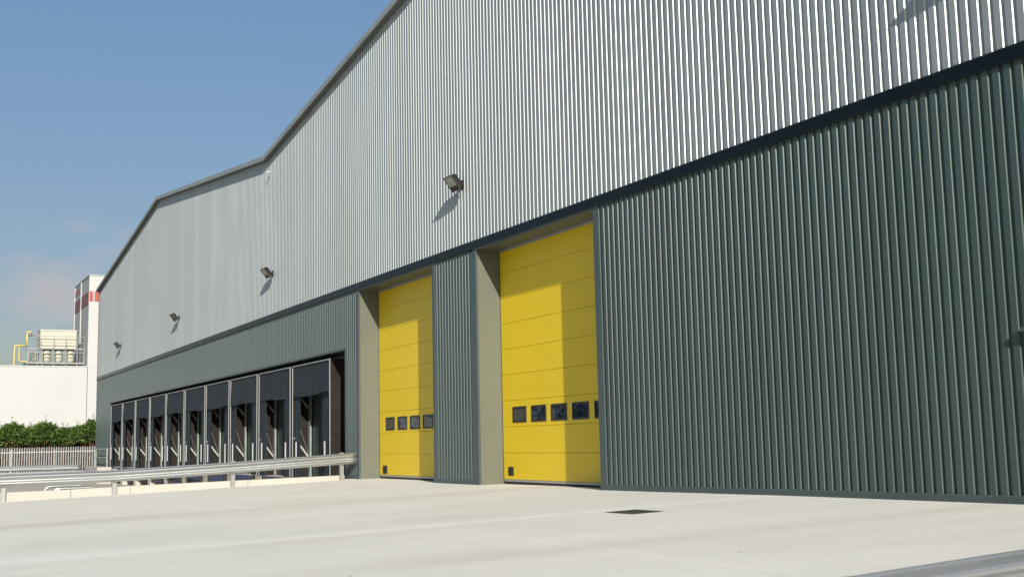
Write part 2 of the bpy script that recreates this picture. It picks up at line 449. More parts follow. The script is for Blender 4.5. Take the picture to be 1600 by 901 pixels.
# roof, side and rear walls
b = MB()
for i in range(4): b.quad((RX[i], .2, RZ[i]+.1), (RX[i+1], .2, RZ[i+1]+.1), (RX[i+1], 70, RZ[i+1]+.1), (RX[i], 70, RZ[i]+.1))
wb(b, 'roof', M['roof'])
b = MB().quad((X0, 0, -1.5), (X0, 70, -1.5), (X0, 70, 11.4), (X0, 0, 11.4))
wb(b, 'side_wall', M['silver'])
b = MB().quad((X1, 0, -.3), (X1, 70, -.3), (X1, 70, 11.4), (X1, 0, 11.4))
wb(b, 'side_wall', M['silver'])
b = MB(); b.add([(x, 70, RZ[i]) for i, x in enumerate(RX)] + [(X1, 70, -1.5), (X0, 70, -1.5)], [(0, 1, 2, 3, 4, 5, 6)])
wb(b, 'rear_wall', M['silver'])
# door reveals: jambs and soffit
DY = .60
for xa, xc in OP:
    wb(MB().box(xa-.09, xa, .002, DY+.06, -.15, 5.405), 'door_reveal', M['reveal'])
    wb(MB().box(xc, xc+.09, .002, DY+.06, -.15, 5.405), 'door_reveal', M['reveal'])
    wb(MB().box(xa-.09, xc+.09, .002, DY+.06, 5.407, 5.47), 'door_soffit', M['reveal'])

# the two yellow sectional doors (parts of the warehouse, with their own pieces)
def sectional_door(xa, xc, wins, wz, hx, hz, zbot, label):
    w = xc-xa; b = MB(); P = .5985; n = 9; g = .0045
    for i in range(n):
        z_0 = zbot+.075 + i*P; z_1 = min(z_0+P, 5.345)
        ring = [(0, 0, z_0), (0, -.008, z_0), (0, -.008, z_0+.001)]
        b.loft([[(x, .012, z_0), (x, 0.0, z_0+g*.4), (x, -.010, z_0+g), (x, -.010, z_1-g), (x, 0.0, z_1-g*.4), (x, .012, z_1)] for x in (.012, w-.012)], closed=False, caps=False)
    b.box(.012, w-.012, .012, .05, zbot+.075, 5.345)
    d = b.build('sectional_door', M['yellow'], None, loc=(xa, DY, 0), fixn=False)
    d.parent = WH; d.matrix_parent_inverse = Matrix.Translation((41, 0, 0)); d['label'] = label
    b = MB().box(.012, w-.012, -.012, .03, zbot+.026, zbot+.073, bev=.004); b.build('bottom_rail', M['alu'], d)
    b = MB().box(.02, w-.02, -.004, .03, zbot-.06, zbot+.025); b.build('bottom_seal', M['rubber'], d)
    b = MB().box(.002, w-.002, -.03, .03, 5.347, 5.404, bev=.004); b.build('top_seal', M['alu'], d)
    MB().box(.001, .011, -.02, .03, -.02, 5.34).build('side_seal', M['rubber'], d); MB().box(w-.011, w-.001, -.02, .03, -.02, 5.34).build('side_seal', M['rubber'], d)
    for i, (a, e) in enumerate(wins):
        a -= xa; e -= xa; f = .045
        b = MB()
        ro = [(a, wz[0]), (e, wz[0]), (e, wz[1]), (a, wz[1])]; ri = [(a+f, wz[0]+f), (e-f, wz[0]+f), (e-f, wz[1]-f), (a+f, wz[1]-f)]
        t = .010
        rm = [(a+t, wz[0]+t), (e-t, wz[0]+t), (e-t, wz[1]-t), (a+t, wz[1]-t)]
        R0 = [(x, -.010, z) for x, z in ro]; R1 = [(x, -.026, z) for x, z in rm]; R2 = [(x, -.026, z) for x, z in ri]; R3 = [(x, -.012, z) for x, z in ri]
        b.loft([R0, R1, R2, R3], caps=False); b.build('window_frame', M['frame'], d)
        b = MB().quad(*[(x, -.0125, z) for x, z in ri]); b.build('window_pane', M['paneclear'] if i == 0 else M['pane'], d)
    a, e = hx[0]-xa, hx[1]-xa
    b = MB(); b.box(a, e, -.020, -.009, hz[0], hz[1], bev=.004)
    b.build('door_handle', M['frame'], d)
    b = MB(); b.box(a+.04, e-.04, -.040, -.021, (hz[0]+hz[1])/2+.01, (hz[0]+hz[1])/2+.05, bev=.006)
    b.build('handle_grip', M['rubber'], d)
d2w = [(-23.58, -22.93), (-22.70, -22.03), (-21.82, -21.15), (-20.94, -20.27), (-20.06, -19.39)]
d1w = [(x-7.75, y-7.75) for x, y in d2w]
sectional_door(OP[1][0], OP[1][1], d2w, (1.33, 1.695), (-23.85, -23.60), (.13, .33), -.03, 'nearer yellow sectional door')
sectional_door(OP[0][0], OP[0][1], d1w, (1.29, 1.66), (-31.59, -31.27), (.06, .29), -.05, 'farther yellow sectional door')

# loading-dock recess behind the shelters
BY = .64
b = MB(); b.quad((DKL, BY, -1.3), (DKR, BY, -1.3), (DKR, BY, DKZ), (DKL, BY, DKZ))
b.quad((DKL, .002, DKZ), (DKR, .002, DKZ), (DKR, BY, DKZ), (DKL, BY, DKZ))
b.quad((DKL, .002, -1.3), (DKL, BY, -1.3), (DKL, BY, DKZ), (DKL, .002, DKZ))
b.quad((DKR, .002, -1.3), (DKR, BY, -1.3), (DKR, BY, DKZ), (DKR, .002, DKZ))
wb(b, 'dock_recess', M['grey'])
ND, DP, DW, DR0 = 10, 4.07, 3.82, -34.53
for i in range(ND):
    xr = DR0 - i*DP; xl = xr-DW; xm = (xl+xr)/2
    b = MB()
    for k in range(5): b.box(xm-1.25, xm+1.25, BY-.045, BY-.005, -.05+k*.6, -.05+k*.6+.592, bev=.004)
    wb(b, 'dock_door', M['dockgreen'])
for i in range(ND+1):
    x = DR0 - i*DP + (DP-DW)/2
    wb(MB().box(x-.36, x+.36, .02, BY-.01, -1.3, -.17, bev=.015), 'dock_pier', M['dockcon'])
wb(MB().box(DKL+.01, DKR-.01, .02, BY-.01, -.168, -.152), 'dock_sill', M['dockcon'])
# plain door at the right edge of the picture
b = MB().box(-9.24, -8.22, -.040, -.001, .05, 2.10, bev=.006)
PD = wb(b, 'personnel_door', M['greyflat']); 
b = MB().box(-9.16, -8.30, -.056, -.042, .07, 2.03, bev=.004); o = b.build('door_leaf', M['grey']); o.parent = PD
b = MB(); b.loft([[(x, -.002, 2.175), (x, -.115, 2.145), (x, -.125, 2.095), (x, -.115, 2.093), (x, -.10, 2.118), (x, -.002, 2.13)] for x in (-9.32, -8.12)])
o = b.build('drip_hood', M['greyflat'], fixn=True); o.parent = PD
b = MB().tube([(-8.40, -.057, 1.02), (-8.40, -.10, 1.02), (-8.52, -.10, 1.02)], .011); o = b.build('door_handle', M['alu']); o.parent = PD

# ------------------------------------------------------------------ dock shelters (one built, nine copied)
SB, ST = -.14, 3.585
def curtain(mb, x0, x1, z0_, z1, y, amp, n=26, mz=10, bell=0, seed=0):
    rnd = random.Random(seed); ph = [rnd.uniform(0, 6.28) for _ in range(4)]
    vs = []; fs = []
    for j in range(mz+1):
        t = j/mz; z = z1 + (z0_-z1)*t
        for i in range(n+1):
            s = i/n; x = x0+(x1-x0)*s
            d = amp*t*(math.sin(s*9+ph[0])*.5 + math.sin(s*21+ph[1]+t)*.35 + math.sin(s*37+ph[2]+2*t)*.2)
            zz = z + (bell*math.sin(s*5+ph[3])*.03*t)
            vs.append((x, y+d-.01*t, zz))
    for j in range(mz):
        for i in range(n):
            a = j*(n+1)+i; fs.append((a, a+1, a+n+2, a+n+1))
    mb.add(vs, fs, 0, True)
def make_shelter(seed):
    s = thing('dock_shelter', None, 'dock shelter', (0, 0, SB), 'dock shelters along the loading bay')
    H = ST-SB; w = DW/2
    b = MB(); f = .032
    b.box(-w, -w+f, -.004, .025, 0, H, bev=.006); b.box(w-f, w, -.004, .025, 0, H, bev=.006); b.box(-w+f, w-f, -.004, .025, H-.045, H, bev=.006)
    b.build('front_frame', M['shelteredge'], s)
    b = MB(); curtain(b, -w+f, w-f, H-1.05, H-.05, .030, .085, 60, 10, 1, seed); b.build('top_curtain', M['fabric'], s)
    b = MB(); curtain(b, -w+f, -w+.74, 0.02, H-.07, .075, .05, 16, 10, 0, seed+1); b.build('side_curtain', M['fabric'], s)
    b = MB(); curtain(b, w-.88, w-f, 0.02, H-.07, .075, .05, 16, 10, 0, seed+2); b.build('side_curtain', M['fabric'], s)
    for sx in (-1, 1):                                              # side panels of pleated fabric
        b = MB(); x = sx*(w-.008); q = []
        K = 92
        for j in range(K+1):
            z = H*j/K; q.append((z, (.0035 if j % 2 else -.0035)))
        vs = []
        for z, dx in q: vs += [(x+dx*.5-sx*.012, .036, z), (x+dx-sx*.012, .60, z)]
        b.add(vs, [(2*j, 2*j+1, 2*j+3, 2*j+2) for j in range(K)])
        b.build('side_panel', M['blackfab'], s)
        for za, zb_ in ((1.32, .62), (2.95, 2.25)):                 # folding arms
            b = MB().bar((sx*(w-.06), .05, za), (sx*(w-.06), .585, zb_), .035, .06); b.build('folding_arm', M['arm'], s)
        b = MB().tube([(sx*(w-.05), .07, 2.2), (sx*(w-.05), .56, .75)], .007, 6); b.build('tension_cable', M['greysteel'], s)
        b = MB().box(sx*(w-.17)-.10, sx*(w-.17)+.10, .54, .60, 0, H-.1, bev=.008); b.build('rear_post', M['postgrey'], s)
    b = MB(); b.quad((-w+.01, .036, H-.012), (w-.01, .036, H-.012), (w-.01, .6, H-.04), (-w+.01, .6, H-.04)); b.build('top_panel', M['blackfab'], s)
    for x in (-w+.55, w-.38):
        b = MB().box(x-.035, x+.035, -.055, -.02, .42, 1.17, bev=.005); b.build('marker_strip', M['camwhite'], s)
    return s
ORD = ['nearest the yellow doors', 'second from the yellow doors', 'third from the yellow doors', 'fourth from the yellow doors', 'fifth from the yellow doors',
       'sixth from the yellow doors', 'fifth from the far corner', 'fourth from the far corner', 'third from the far corner', 'second from the far corner']
ORD[9] = 'at the far end beside the white handrail'; ORD[8] = 'second from the far end of the loading bay'; ORD[7] = 'third from the far end of the loading bay'; ORD[6] = 'fourth from the far end of the loading bay'
protos = [make_shelter(11), make_shelter(23), make_shelter(37)]
for i in range(ND):
    s = protos[i] if i < 3 else copy_tree(protos[i % 3])
    s.location = (DR0 - i*DP - DW/2, 0, SB)
    s['label'] = 'navy curtained dock shelter with white edging, ' + ORD[i] + (', its dark right side showing' if i == 0 else '')
# blue dock levellers
def make_leveller():
    s = thing('dock_leveller', None, 'dock leveller', (0, 0, -1.2), 'blue dock levellers under the shelters')
    b = MB().box(-1.0, 1.0, .10, .58, .42, 1.0, bev=.01); b.build('frame_box', M['blue'], s)
    b = MB().box(-1.05, 1.05, .0, .60, 1.004, 1.03); b.build('platform', M['arm'], s)
    b = MB().box(-1.0, 1.0, -.04, -.012, .72, 1.04, bev=.005); b.build('lip', M['blue'], s)
    for x in (-1.28, 1.28):
        b = MB().box(x-.11, x+.11, -.06, .10, .55, 1.0, bev=.02); b.build('bumper', M['rubber'], s)
    return s
lv = make_leveller()
for i in range(ND):
    s = lv if i == 0 else copy_tree(lv)
    s.location = (DR0 - i*DP - DW/2, 0.02, -1.2)
    s['label'] = 'blue dock leveller below the shelter ' + ORD[i]

# ------------------------------------------------------------------ guard rails (W-beam)
WP = [(0, .155), (-.012, .150), (-.020, .135), (-.075, .100), (-.083, .080), (-.075, .058), (-.020, .022), (-.012, 0),
      (-.020, -.022), (-.075, -.058), (-.083, -.080), (-.075, -.100), (-.020, -.135), (-.012, -.150), (0, -.155)]
def w_rail(name, label, X, ytop, posts, face, ends, gfun, post_w=.11, vs_=1.0):
    """beam runs along y at x = X; face = +1 looks to +x; ytop = [(y, z of the beam's top edge)]"""
    r = thing(name, label, 'guard rail', (X, ytop[0][0], 0)); inv = Matrix.Translation((-X, -ytop[0][0], 0))
    def bl(mb, n, m, fix=True):
        o = mb.build(n, m, None, fixn=fix); o.parent = r; o.matrix_parent_inverse = inv; return o
    def sect(y, z, off=0):
        zc = z-.155*vs_
        out = [(X - face*(dx*vs_-off), y, zc+dz_*vs_) for dx, dz_ in WP]
        inn = [(X - face*(dx*vs_-off+.006), y, zc+dz_*.985*vs_) for dx, dz_ in reversed(WP)]
        return out+inn
    ya = [p[0] for p in ytop]; za = [p[1] for p in ytop]
    pts = sorted(set(ya + [min(ya)+ (max(ya)-min(ya))*k/24 for k in range(25)]))
    b = MB(); b.loft([sect(y, lerp(y, ya, za)) for y in pts], smooth=False); o = bl(b, 'beam', M['galv'])
    for y in posts:
        zt = lerp(y, ya, za)
        b = MB(); g = gfun(X, y)
        xb = X - face*.065
        b.box(xb-.045, xb+.045, y-post_w/2, y-post_w/2+.008, g-.1, zt+.03); b.box(xb-.045, xb+.045, y+post_w/2-.008, y+post_w/2, g-.1, zt+.03)
        b.box(xb-.004, xb+.004, y-post_w/2+.008, y+post_w/2-.008, g-.1, zt+.03)
        bl(b, 'post', M['galv'], False)
        b = MB()                                                      # splice plate with bolts beside the post
        for dzb in (-.08, .08):
            for dy in (-.09, .09):
                xx = X + face*.085
                b.tube([(xx-face*.004, y+dy, zt-.155+dzb), (xx+face*.012, y+dy, zt-.155+dzb)], .016, 8)
        bl(b, 'bolt', M['galv'], False)
    for y, sgn in ends:
        zt = lerp(y, ya, za); b = MB()
        rings = []
        for k in range(5):
            t = k/4; yy = y + sgn*.16*t; fl = .05*t*t
            rings.append([(X - face*(dx*(1-.5*t)+fl), yy, zt-.155+dz_*(1+.10*t)) for dx, dz_ in WP] + [(X - face*(dx*(1-.5*t)+fl+.01), yy, zt-.155+dz_*(1+.10*t)*.985) for dx, dz_ in reversed(WP)])
        b.loft(rings, smooth=False); bl(b, 'end_terminal', M['galv'])
    return r
w_rail('guard_rail', 'galvanised W-beam guard rail along the kerb of the dock pit, ending beside the yellow doors', KX+.14,
       [(-34, .22), (-22, .27), (-9.6, .36), (-6.8, .385), (-3.65, .505), (-.20, .67)],
       [-.5, -3.65, -6.77, -9.45, -12.6, -15.7, -18.8, -22], 1, [(-.20, 1)], gz)
w_rail('guard_rail', 'galvanised guard rail close to the camera at the bottom right corner', -3.2,
       [(-20, .31), (-14, .36), (-8.93, .430), (-8.03, .466), (-4.5, .57)],
       [-19, -15.8, -12.6, -6.0], 1, [], gz, vs_=.66)
w_rail('guard_rail', 'distant short galvanised guard rail in front of the palisade fence', -78.0,
       [(-44, -.02), (-1.45, .0)], [-1.75, -5.0, -8.2, -11.4, -14.6, -17.8, -21, -24.2, -27.4, -30.6], 1, [(-1.45, 1)], lambda x, y: -.7)

# ------------------------------------------------------------------ gully grate
G = thing('drain_grate', 'dark iron gully grate set in the concrete before the nearer yellow door', 'drain', ((DR[0]+DR[1])/2, (DR[2]+DR[3])/2, 0))
gi = Matrix.Translation((-(DR[0]+DR[1])/2, -(DR[2]+DR[3])/2, 0))
def gb(mb, n, m):
    mb.v = [(x, y, z + gz(x, y)) for x, y, z in mb.v]
    o = mb.build(n, m); o.parent = G; o.matrix_parent_inverse = gi
zg = -.003
b = MB(); x0_, x1_, y0_, y1_ = DR
for q in ((x0_, x0_+.04, y0_, y1_), (x1_-.04, x1_, y0_, y1_), (x0_+.04, x1_-.04, y0_, y0_+.04), (x0_+.04, x1_-.04, y1_-.04, y1_)): b.box(*q, zg-.08, zg)
gb(b, 'frame', M['dark'])
b = MB()
for k in range(11):
    x = x0_+.06+k*.06; b.box(x, x+.026, y0_+.04, y1_-.04, zg-.05, zg-.004)
b.box(x0_+.04, x1_-.04, (y0_+y1_)/2-.02, (y0_+y1_)/2+.02, zg-.051, zg-.006)
gb(b, 'bars', M['dark'])
b = MB().box(x0_-.02, x1_+.02, y0_-.02, y1_+.02, zg-.55, zg-.5); b.box(x0_-.02, x0_, y0_, y1_, zg-.5, zg-.02); b.box(x1_, x1_+.02, y0_, y1_, zg-.5, zg-.02)
b.box(x0_, x1_, y0_-.02, y0_, zg-.5, zg-.02); b.box(x0_, x1_, y1_, y1_+.02, zg-.5, zg-.02)
gb(b, 'pit', M['dark'])

# ------------------------------------------------------------------ wall floodlights
def make_flood():
    s = thing('floodlight', None, 'floodlight', (0, -.034, 7.1), 'floodlights along the silver wall')
    b = MB().box(-.09, .09, -.02, 0.0, -.10, .10, bev=.006); b.box(-.04, .04, -.17, -.019, -.04, .04, bev=.01); b.build('wall_bracket', M['bronze'], s)
    b = MB(); b.bar((-.09, -.165, .0), (.09, -.165, 0), .04, .05)
    for x in (-.095, .095): b.bar((x, -.16, 0), (x, -.28, .06), .012, .045)
    b.build('yoke', M['bronze'], s)
    tl = Vector((0, -.415, .145)); dn = Vector((0, .24, -.31)).normalized(); nr = Vector((0, -.31, -.24)).normalized(); W, H = .215, .405
    def pt(u, v, d): return tl + Vector((1, 0, 0))*u + dn*v - nr*d
    def rect(hw, v0, v1, d): return [pt(-hw, v0, d), pt(hw, v0, d), pt(hw, v1, d), pt(-hw, v1, d)]
    b = MB(); b.loft([rect(W, 0, H, 0), rect(W, 0, H, .035), rect(W-.012, .012, H-.01, .05), rect(W-.03, .03, H-.03, .115), rect(W-.07, .07, H-.10, .165), rect(W-.10, .11, H-.15, .18)])
    b.build('housing', M['bronze'], s, fixn=True)
    b = MB()
    for v0, v1 in ((.0, .02), (H*.68, H*.70), (H-.02, H)):
        b.loft([rect(W, v0, v1, -.012), rect(W, v0, v1, -.001)])
    for u in (-W, W-.02):
        rr = lambda d: [pt(u, .02, d), pt(u+.02, .02, d), pt(u+.02, H-.02, d), pt(u, H-.02, d)]
        b.loft([rr(-.012), rr(-.001)])
    b.build('front_frame', M['bronze'], s, fixn=True)
    b = MB(); q = rect(W-.022, .022, H*.68-.002, -.003); b.quad(*q); b.build('glass', M['lens'], s)
    b = MB(); q = rect(W-.022, H*.70+.002, H-.022, -.004); b.quad(*q); b.build('gear_cover', M['bronze'], s)
    return s
FL = [(-24.74, 7.10, 'dark bronze floodlight on the silver wall above the pier between the yellow doors'),
      (-40.55, 7.09, 'dark bronze floodlight on the silver wall above the dock shelters nearest the yellow doors'),
      (-56.0, 7.07, 'small dark floodlight on the silver wall above the middle of the docks'),
      (-71.78, 7.02, 'farthest and smallest floodlight, near the far corner of the silver wall'),
      (-9.35, 7.10, 'floodlight above the picture edge whose diagonal shadow falls on the silver wall at top right')]
fl = make_flood()
for i, (x, z, lab) in enumerate(FL):
    s = fl if i == 0 else copy_tree(fl)
    s.location = (x, -.034, z); s['label'] = lab
# small white camera near the roof valley
s = thing('security_camera', 'small white security camera high on the silver wall under the roof valley', 'camera', (-40.86, -.036, 10.9))
b = MB().box(-.05, .05, -.02, 0, -.06, .06, bev=.006); b.bar((0, -.02, 0), (0, -.16, -.02), .03, .03); b.build('bracket', M['camwhite'], s)
b = MB(); b.loft([[(-.06+dx, -.10, .04), (.06+dx, -.10, .04), (.05+dx, -.12, -.06), (-.05+dx, -.12, -.06)] for dx in (0,)] + [[(-.05, -.34, -.02), (.05, -.34, -.02), (.045, -.33, -.11), (-.045, -.33, -.11)]])
b.build('casing', M['camwhite'], s, fixn=True); s.scale = (.5, .5, .5)
b = MB().tube([(0, -.336, -.065), (0, -.348, -.068)], .032, 10); b.build('camera_lens', M['frame'], s)

# ------------------------------------------------------------------ handrail and wheel guides
s = thing('handrail', 'white tubular handrail against the grey wall at the far end of the docks', 'handrail', (-78.6, -.3, -.16)); hi = Matrix.Translation((78.6, .3, .16))
def hb(mb, n):
    o = mb.build(n, M['camwhite']); o.parent = s; o.matrix_parent_inverse = hi
for x in (-78.5, -74.2): hb(MB().tube([(x, -.3, -.16), (x, -.3, .92)], .03), 'post')
hb(MB().tube([(-78.5, -.3, .93), (-74.2, -.3, .93)], .032), 'top_rail'); hb(MB().tube([(-78.5, -.3, .42), (-74.2, -.3, .42)], .026), 'mid_rail')
def guide_path(x):
    zf = -1.13; zt = -.80; P = [(x, -5.3, zf)]
    for k in range(7):
        a = math.pi/2*k/6; P.append((x, -5.3+.28-.28*math.cos(a)+0.0, zt-.28+.28*math.sin(a)))
    P += [(x, -3.7, zt)]
    for k in range(1, 6):
        a = math.pi/2*k/5; P.append((x, -3.7+.25*math.sin(a), zt-.25+.25*math.cos(a)))
    P.append((x, -3.45, zf)); return P
for x, lab in ((-60.6, 'bent galvanised wheel guide tube behind the kerb, left one of three'), (-57.3, 'bent galvanised wheel guide tube behind the kerb, middle one of three'), (-56.6, 'bent galvanised wheel guide tube behind the kerb, right one of three')):
    o = MB().tube(guide_path(x), .055, 10).build('wheel_guide', M['galv']); tag(o, lab, 'wheel guide', 'wheel guides in the dock pit')

# ------------------------------------------------------------------ palisade fence
s = thing('palisade_fence', 'galvanised steel palisade fence in front of the conifers', 'fence', (-85, 0, -1)); fi = Matrix.Translation((85, 0, 1))
def fb(mb, n):
    o = mb.build(n, M['fence']); o.parent = s; o.matrix_parent_inverse = fi; return o
b = MB(); y = -36.0; rnd = random.Random(3)
while y < 8:
    zt = 1.16+rnd.uniform(-.012, .012); w = .034; x = -85+rnd.uniform(-.006, .006)
    P = [(-w, 0), (-w*.45, .016), (0, .004), (w*.45, .016), (w, 0)]
    vs = []
    for dy, dx in P:
        top = zt - abs(dy)/w*.07
        vs += [(x+dx, y+dy, -.95), (x+dx, y+dy, top)]
    b.add(vs, [(2*i, 2*i+2, 2*i+3, 2*i+1) for i in range(4)]); y += .155
fb(b, 'pale')['kind'] = 'stuff'
b = MB()
for z in (.82, -.55): b.box(-85.06, -85.02, -36, 8, z-.03, z+.03)
fb(b, 'rail')
for k in range(17): fb(MB().box(-85.14, -85.07, -35+k*2.75-.025, -35+k*2.75+.025, -1.2, 1.0), 'post')

# ------------------------------------------------------------------ conifers behind the fence
def conifer(seed, h):
    rnd = random.Random(seed); t = bpy.data.objects.new('conifer_tree', None); C.objects.link(t)
    t.empty_display_size = .3
    b = MB()
    lean = rnd.uniform(-.12, .12)
    b.tube([(0, 0, 0), (lean*.3, .04, h*.35), (lean, 0, h*.8), (lean*1.1, 0, h*.97)], [.085, .07, .04, .012], 7)
    for k in range(14):                                              # bare lower limbs
        z = rnd.uniform(.3, .75)*h; a = rnd.uniform(0, 6.28); L = rnd.uniform(.4, .8)
        b.tube([(lean*z/h, 0, z), (lean*z/h+math.cos(a)*L*.6, math.sin(a)*L*.6, z+.1), (lean*z/h+math.cos(a)*L, math.sin(a)*L, z+.3)], [.028, .018, .006], 5)
    b.build('trunk', M['bark'], t)
    b = MB()
    nb = 330
    for k in range(nb):
        u = rnd.random()**.85; z = h*(.63 + .34*u); a = rnd.uniform(0, 6.28)
        Rr = (1.25*(1-u)**.42 + .12)*rnd.uniform(.55, 1.15)
        if u < .12: Rr *= .8
        tip = Vector((lean + math.cos(a)*Rr, math.sin(a)*Rr, z + rnd.uniform(.05, .28)))
        base = Vector((lean*.8, 0, z-.12))
        brown = 2 if (u < .14 and rnd.random() < .45) else (1 if rnd.random() < .4 else 0)
        d = (tip-base)
        for q in range(17):
            s_ = rnd.uniform(.38, 1.0); c_ = base + d*s_ + Vector((rnd.gauss(0, .07), rnd.gauss(0, .07), rnd.gauss(0, .05)))
            L = rnd.uniform(.14, .30); ax = (d.normalized() + Vector((rnd.gauss(0, .55), rnd.gauss(0, .55), rnd.gauss(.15, .4)))).normalized()
            sd = ax.cross(Vector((rnd.gauss(0, 1), rnd.gauss(0, 1), rnd.gauss(0, 1)))).normalized()*L*.17
            b.add([c_-ax*L*.5, c_+sd, c_+ax*L*.6, c_-sd], [(0, 1, 2, 3)], brown)
    for k in range(760):                                             # dead brown twigs low down
        z = h*rnd.uniform(.02, .70); a = rnd.uniform(0, 6.28); rr_ = rnd.uniform(.15, 1.05)
        c_ = Vector((lean*z/h+math.cos(a)*rr_, math.sin(a)*rr_, z)); ax = Vector((rnd.gauss(0, .5), rnd.gauss(0, .5), rnd.gauss(.3, .6))).normalized()*rnd.uniform(.10, .24)
        sd = ax.cross(Vector((rnd.gauss(0, 1), rnd.gauss(0, 1), rnd.gauss(0, 1)))).normalized()*.022
        b.add([c_-ax, c_+sd, c_+ax, c_-sd], [(0, 1, 2, 3)], 2)
    for q in range(11):                                               # side leaders, feathery tips above the bush
        a = rnd.uniform(0, 6.28); rr_ = rnd.uniform(.25, .95); zb_ = h*rnd.uniform(.80, .95); px, py = lean+math.cos(a)*rr_, math.sin(a)*rr_
        Lh = rnd.uniform(.22, .62)
        for k in range(30):
            t_ = rnd.random(); a2 = rnd.uniform(0, 6.28); wd = .17*(1-t_)+.02
            c_ = Vector((px+math.cos(a)*.1*t_, py, zb_+Lh*t_)); ax = Vector((math.cos(a2)*wd, math.sin(a2)*wd, .07)); sd = Vector((-math.sin(a2)*.022, math.cos(a2)*.022, .01))
            b.add([c_-sd, c_+ax*.5+sd, c_+ax, c_+ax*.5-sd], [(0, 1, 2, 3)], 0)
    for k in range(50):                                              # leader shoot
        z = h*(.93+.22*rnd.random()**1.3); c_ = Vector((lean*1.1+rnd.gauss(0, .05), rnd.gauss(0, .05), z)); a = rnd.uniform(0, 6.28)
        wd = .24*(1.17-z/h)/.22
        ax = Vector((math.cos(a)*wd, math.sin(a)*wd, .10)); sd = Vector((-math.sin(a)*.02, math.cos(a)*.02, .01))
        b.add([c_-sd*1.0, c_+ax*.5+sd, c_+ax, c_+ax*.5-sd], [(0, 1, 2, 3)], 0)
    b.build('crown', M['leaf'], t)
    return t
TREES = [(-12.9, 3.9), (-11.6, 4.1), (-10.3, 3.8), (-9.0, 4.0), (-7.9, 3.85), (-6.7, 4.0), (-5.5, 3.75), (-4.35, 4.1), (-3.2, 3.75), (-2.1, 4.15), (-1.0, 3.7), (.1, 3.8), (1.15, 4.25), (2.1, 4.2), (3.2, 3.9), (4.4, 4.0)]
TL = {6: 'low conifer at the left edge of the picture behind the fence', 7: 'tall bushy conifer next to the left edge of the picture behind the fence',
      8: 'low conifer between the two tallest ones left of the middle of the fence', 9: 'tallest broad conifer behind the middle of the fence',
      10: 'low conifer just right of the tallest one behind the fence', 11: 'low conifer second from the warehouse corner behind the fence',
      12: 'pointed conifer touching the warehouse corner behind the fence'}
for i, (y, h) in enumerate(TREES):
    t = conifer(100+i, h-.34); t.location = (-90.2 + (i*37 % 11)*.12, y, -1.0)
    tag(t, TL.get(i, 'dark conifer behind the fence, hidden past the picture edge or the warehouse corner'), 'conifer', 'conifers behind the palisade fence')

b = MB(); rnd = random.Random(77)
for k in range(15000):
    x = rnd.uniform(-340, 40); hh = 7.5+2.2*math.sin(x*.21)+1.6*math.sin(x*.53+1)
    z = -1.5+hh*rnd.random()**.8; y = -78+rnd.gauss(0, 1.6)
    L = rnd.uniform(.5, 1.1); ax = Vector((rnd.gauss(0, 1), rnd.gauss(0, .6), rnd.gauss(0, .7))).normalized(); sd = ax.cross(Vector((rnd.gauss(0, 1), rnd.gauss(0, 1), rnd.gauss(0, 1)))).normalized()
    c_ = Vector((x, y, z)); b.add([c_-ax*L, c_+sd*L*.8, c_+ax*L, c_-sd*L*.8], [(0, 1, 2, 3)], k % 2)
tag(b.build('far_treeline', M['leaf']), 'belt of trees across the yard, reflected in the door windows', 'trees', kind='stuff')

# ------------------------------------------------------------------ white factory beyond
FX = -150.0
s = thing('factory_building', 'white windowless factory with a taller red-banded tower at its right', 'factory', (FX, 9, -1.5)); fxi = Matrix.Translation((-FX, -9, 1.5))
def xb(mb, n, m, lab=None):
    o = mb.build(n, m); o.parent = s; o.matrix_parent_inverse = fxi
    if lab: o['label'] = lab
    return o
b = MB().box(FX-40, FX, -70, 9.05, -1.5, 10.92)
for k in range(66): b.box(FX-.001, FX+.018, -70+k*1.2, -70+k*1.2+1.185, -1.4, 5.2); b.box(FX-.001, FX+.018, -70+k*1.2, -70+k*1.2+1.185, 5.215, 10.85)
xb(b, 'low_wall', M['white'])
b = MB().box(FX-.25, FX+.06, -70, 9.10, 10.925, 11.06); xb(b, 'parapet_trim', M['white'])
b = MB().box(FX-12.4, FX-.002, 9.12, 34, -1.5, 22.25); xb(b, 'tower', M['tower'], 'tall white tower')
b = MB(); 
for k in range(20): b.box(FX-.001, FX+.018, 9.13+k*1.2, 9.13+k*1.2+1.185, 10.9, 19.0); b.box(FX-.001, FX+.018, 9.13+k*1.2, 9.13+k*1.2+1.185, 20.36, 22.2); b.box(FX-.001, FX+.018, 9.13+k*1.2, 9.13+k*1.2+1.185, -1.4, 10.88)
xb(b, 'tower_cladding', M['white'])
b = MB().box(FX-12.5, FX+.05, 9.05, 34, 22.26, 22.42); xb(b, 'tower_trim', M['capping'])
b = MB().box(FX-.02, FX+.03, 9.20, 9.56, 19.08, 20.30); b.box(FX-.02, FX+.03, 9.80, 20, 19.08, 20.30)
xb(b, 'red_band', M['red'])
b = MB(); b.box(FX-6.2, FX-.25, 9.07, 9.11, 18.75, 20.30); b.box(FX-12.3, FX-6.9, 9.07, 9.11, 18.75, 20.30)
xb(b, 'red_band', M['redshaded'], 'red band round the tower side, darkened in colour for shade')
b = MB()                                                             # illegible red lettering above the band, as in the photo
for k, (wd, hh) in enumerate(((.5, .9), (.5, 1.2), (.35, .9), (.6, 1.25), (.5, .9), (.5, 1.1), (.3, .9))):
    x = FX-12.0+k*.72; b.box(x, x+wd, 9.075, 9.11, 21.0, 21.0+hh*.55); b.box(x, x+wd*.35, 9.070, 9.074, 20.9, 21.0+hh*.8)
xb(b, 'red_lettering', M['redshaded'])
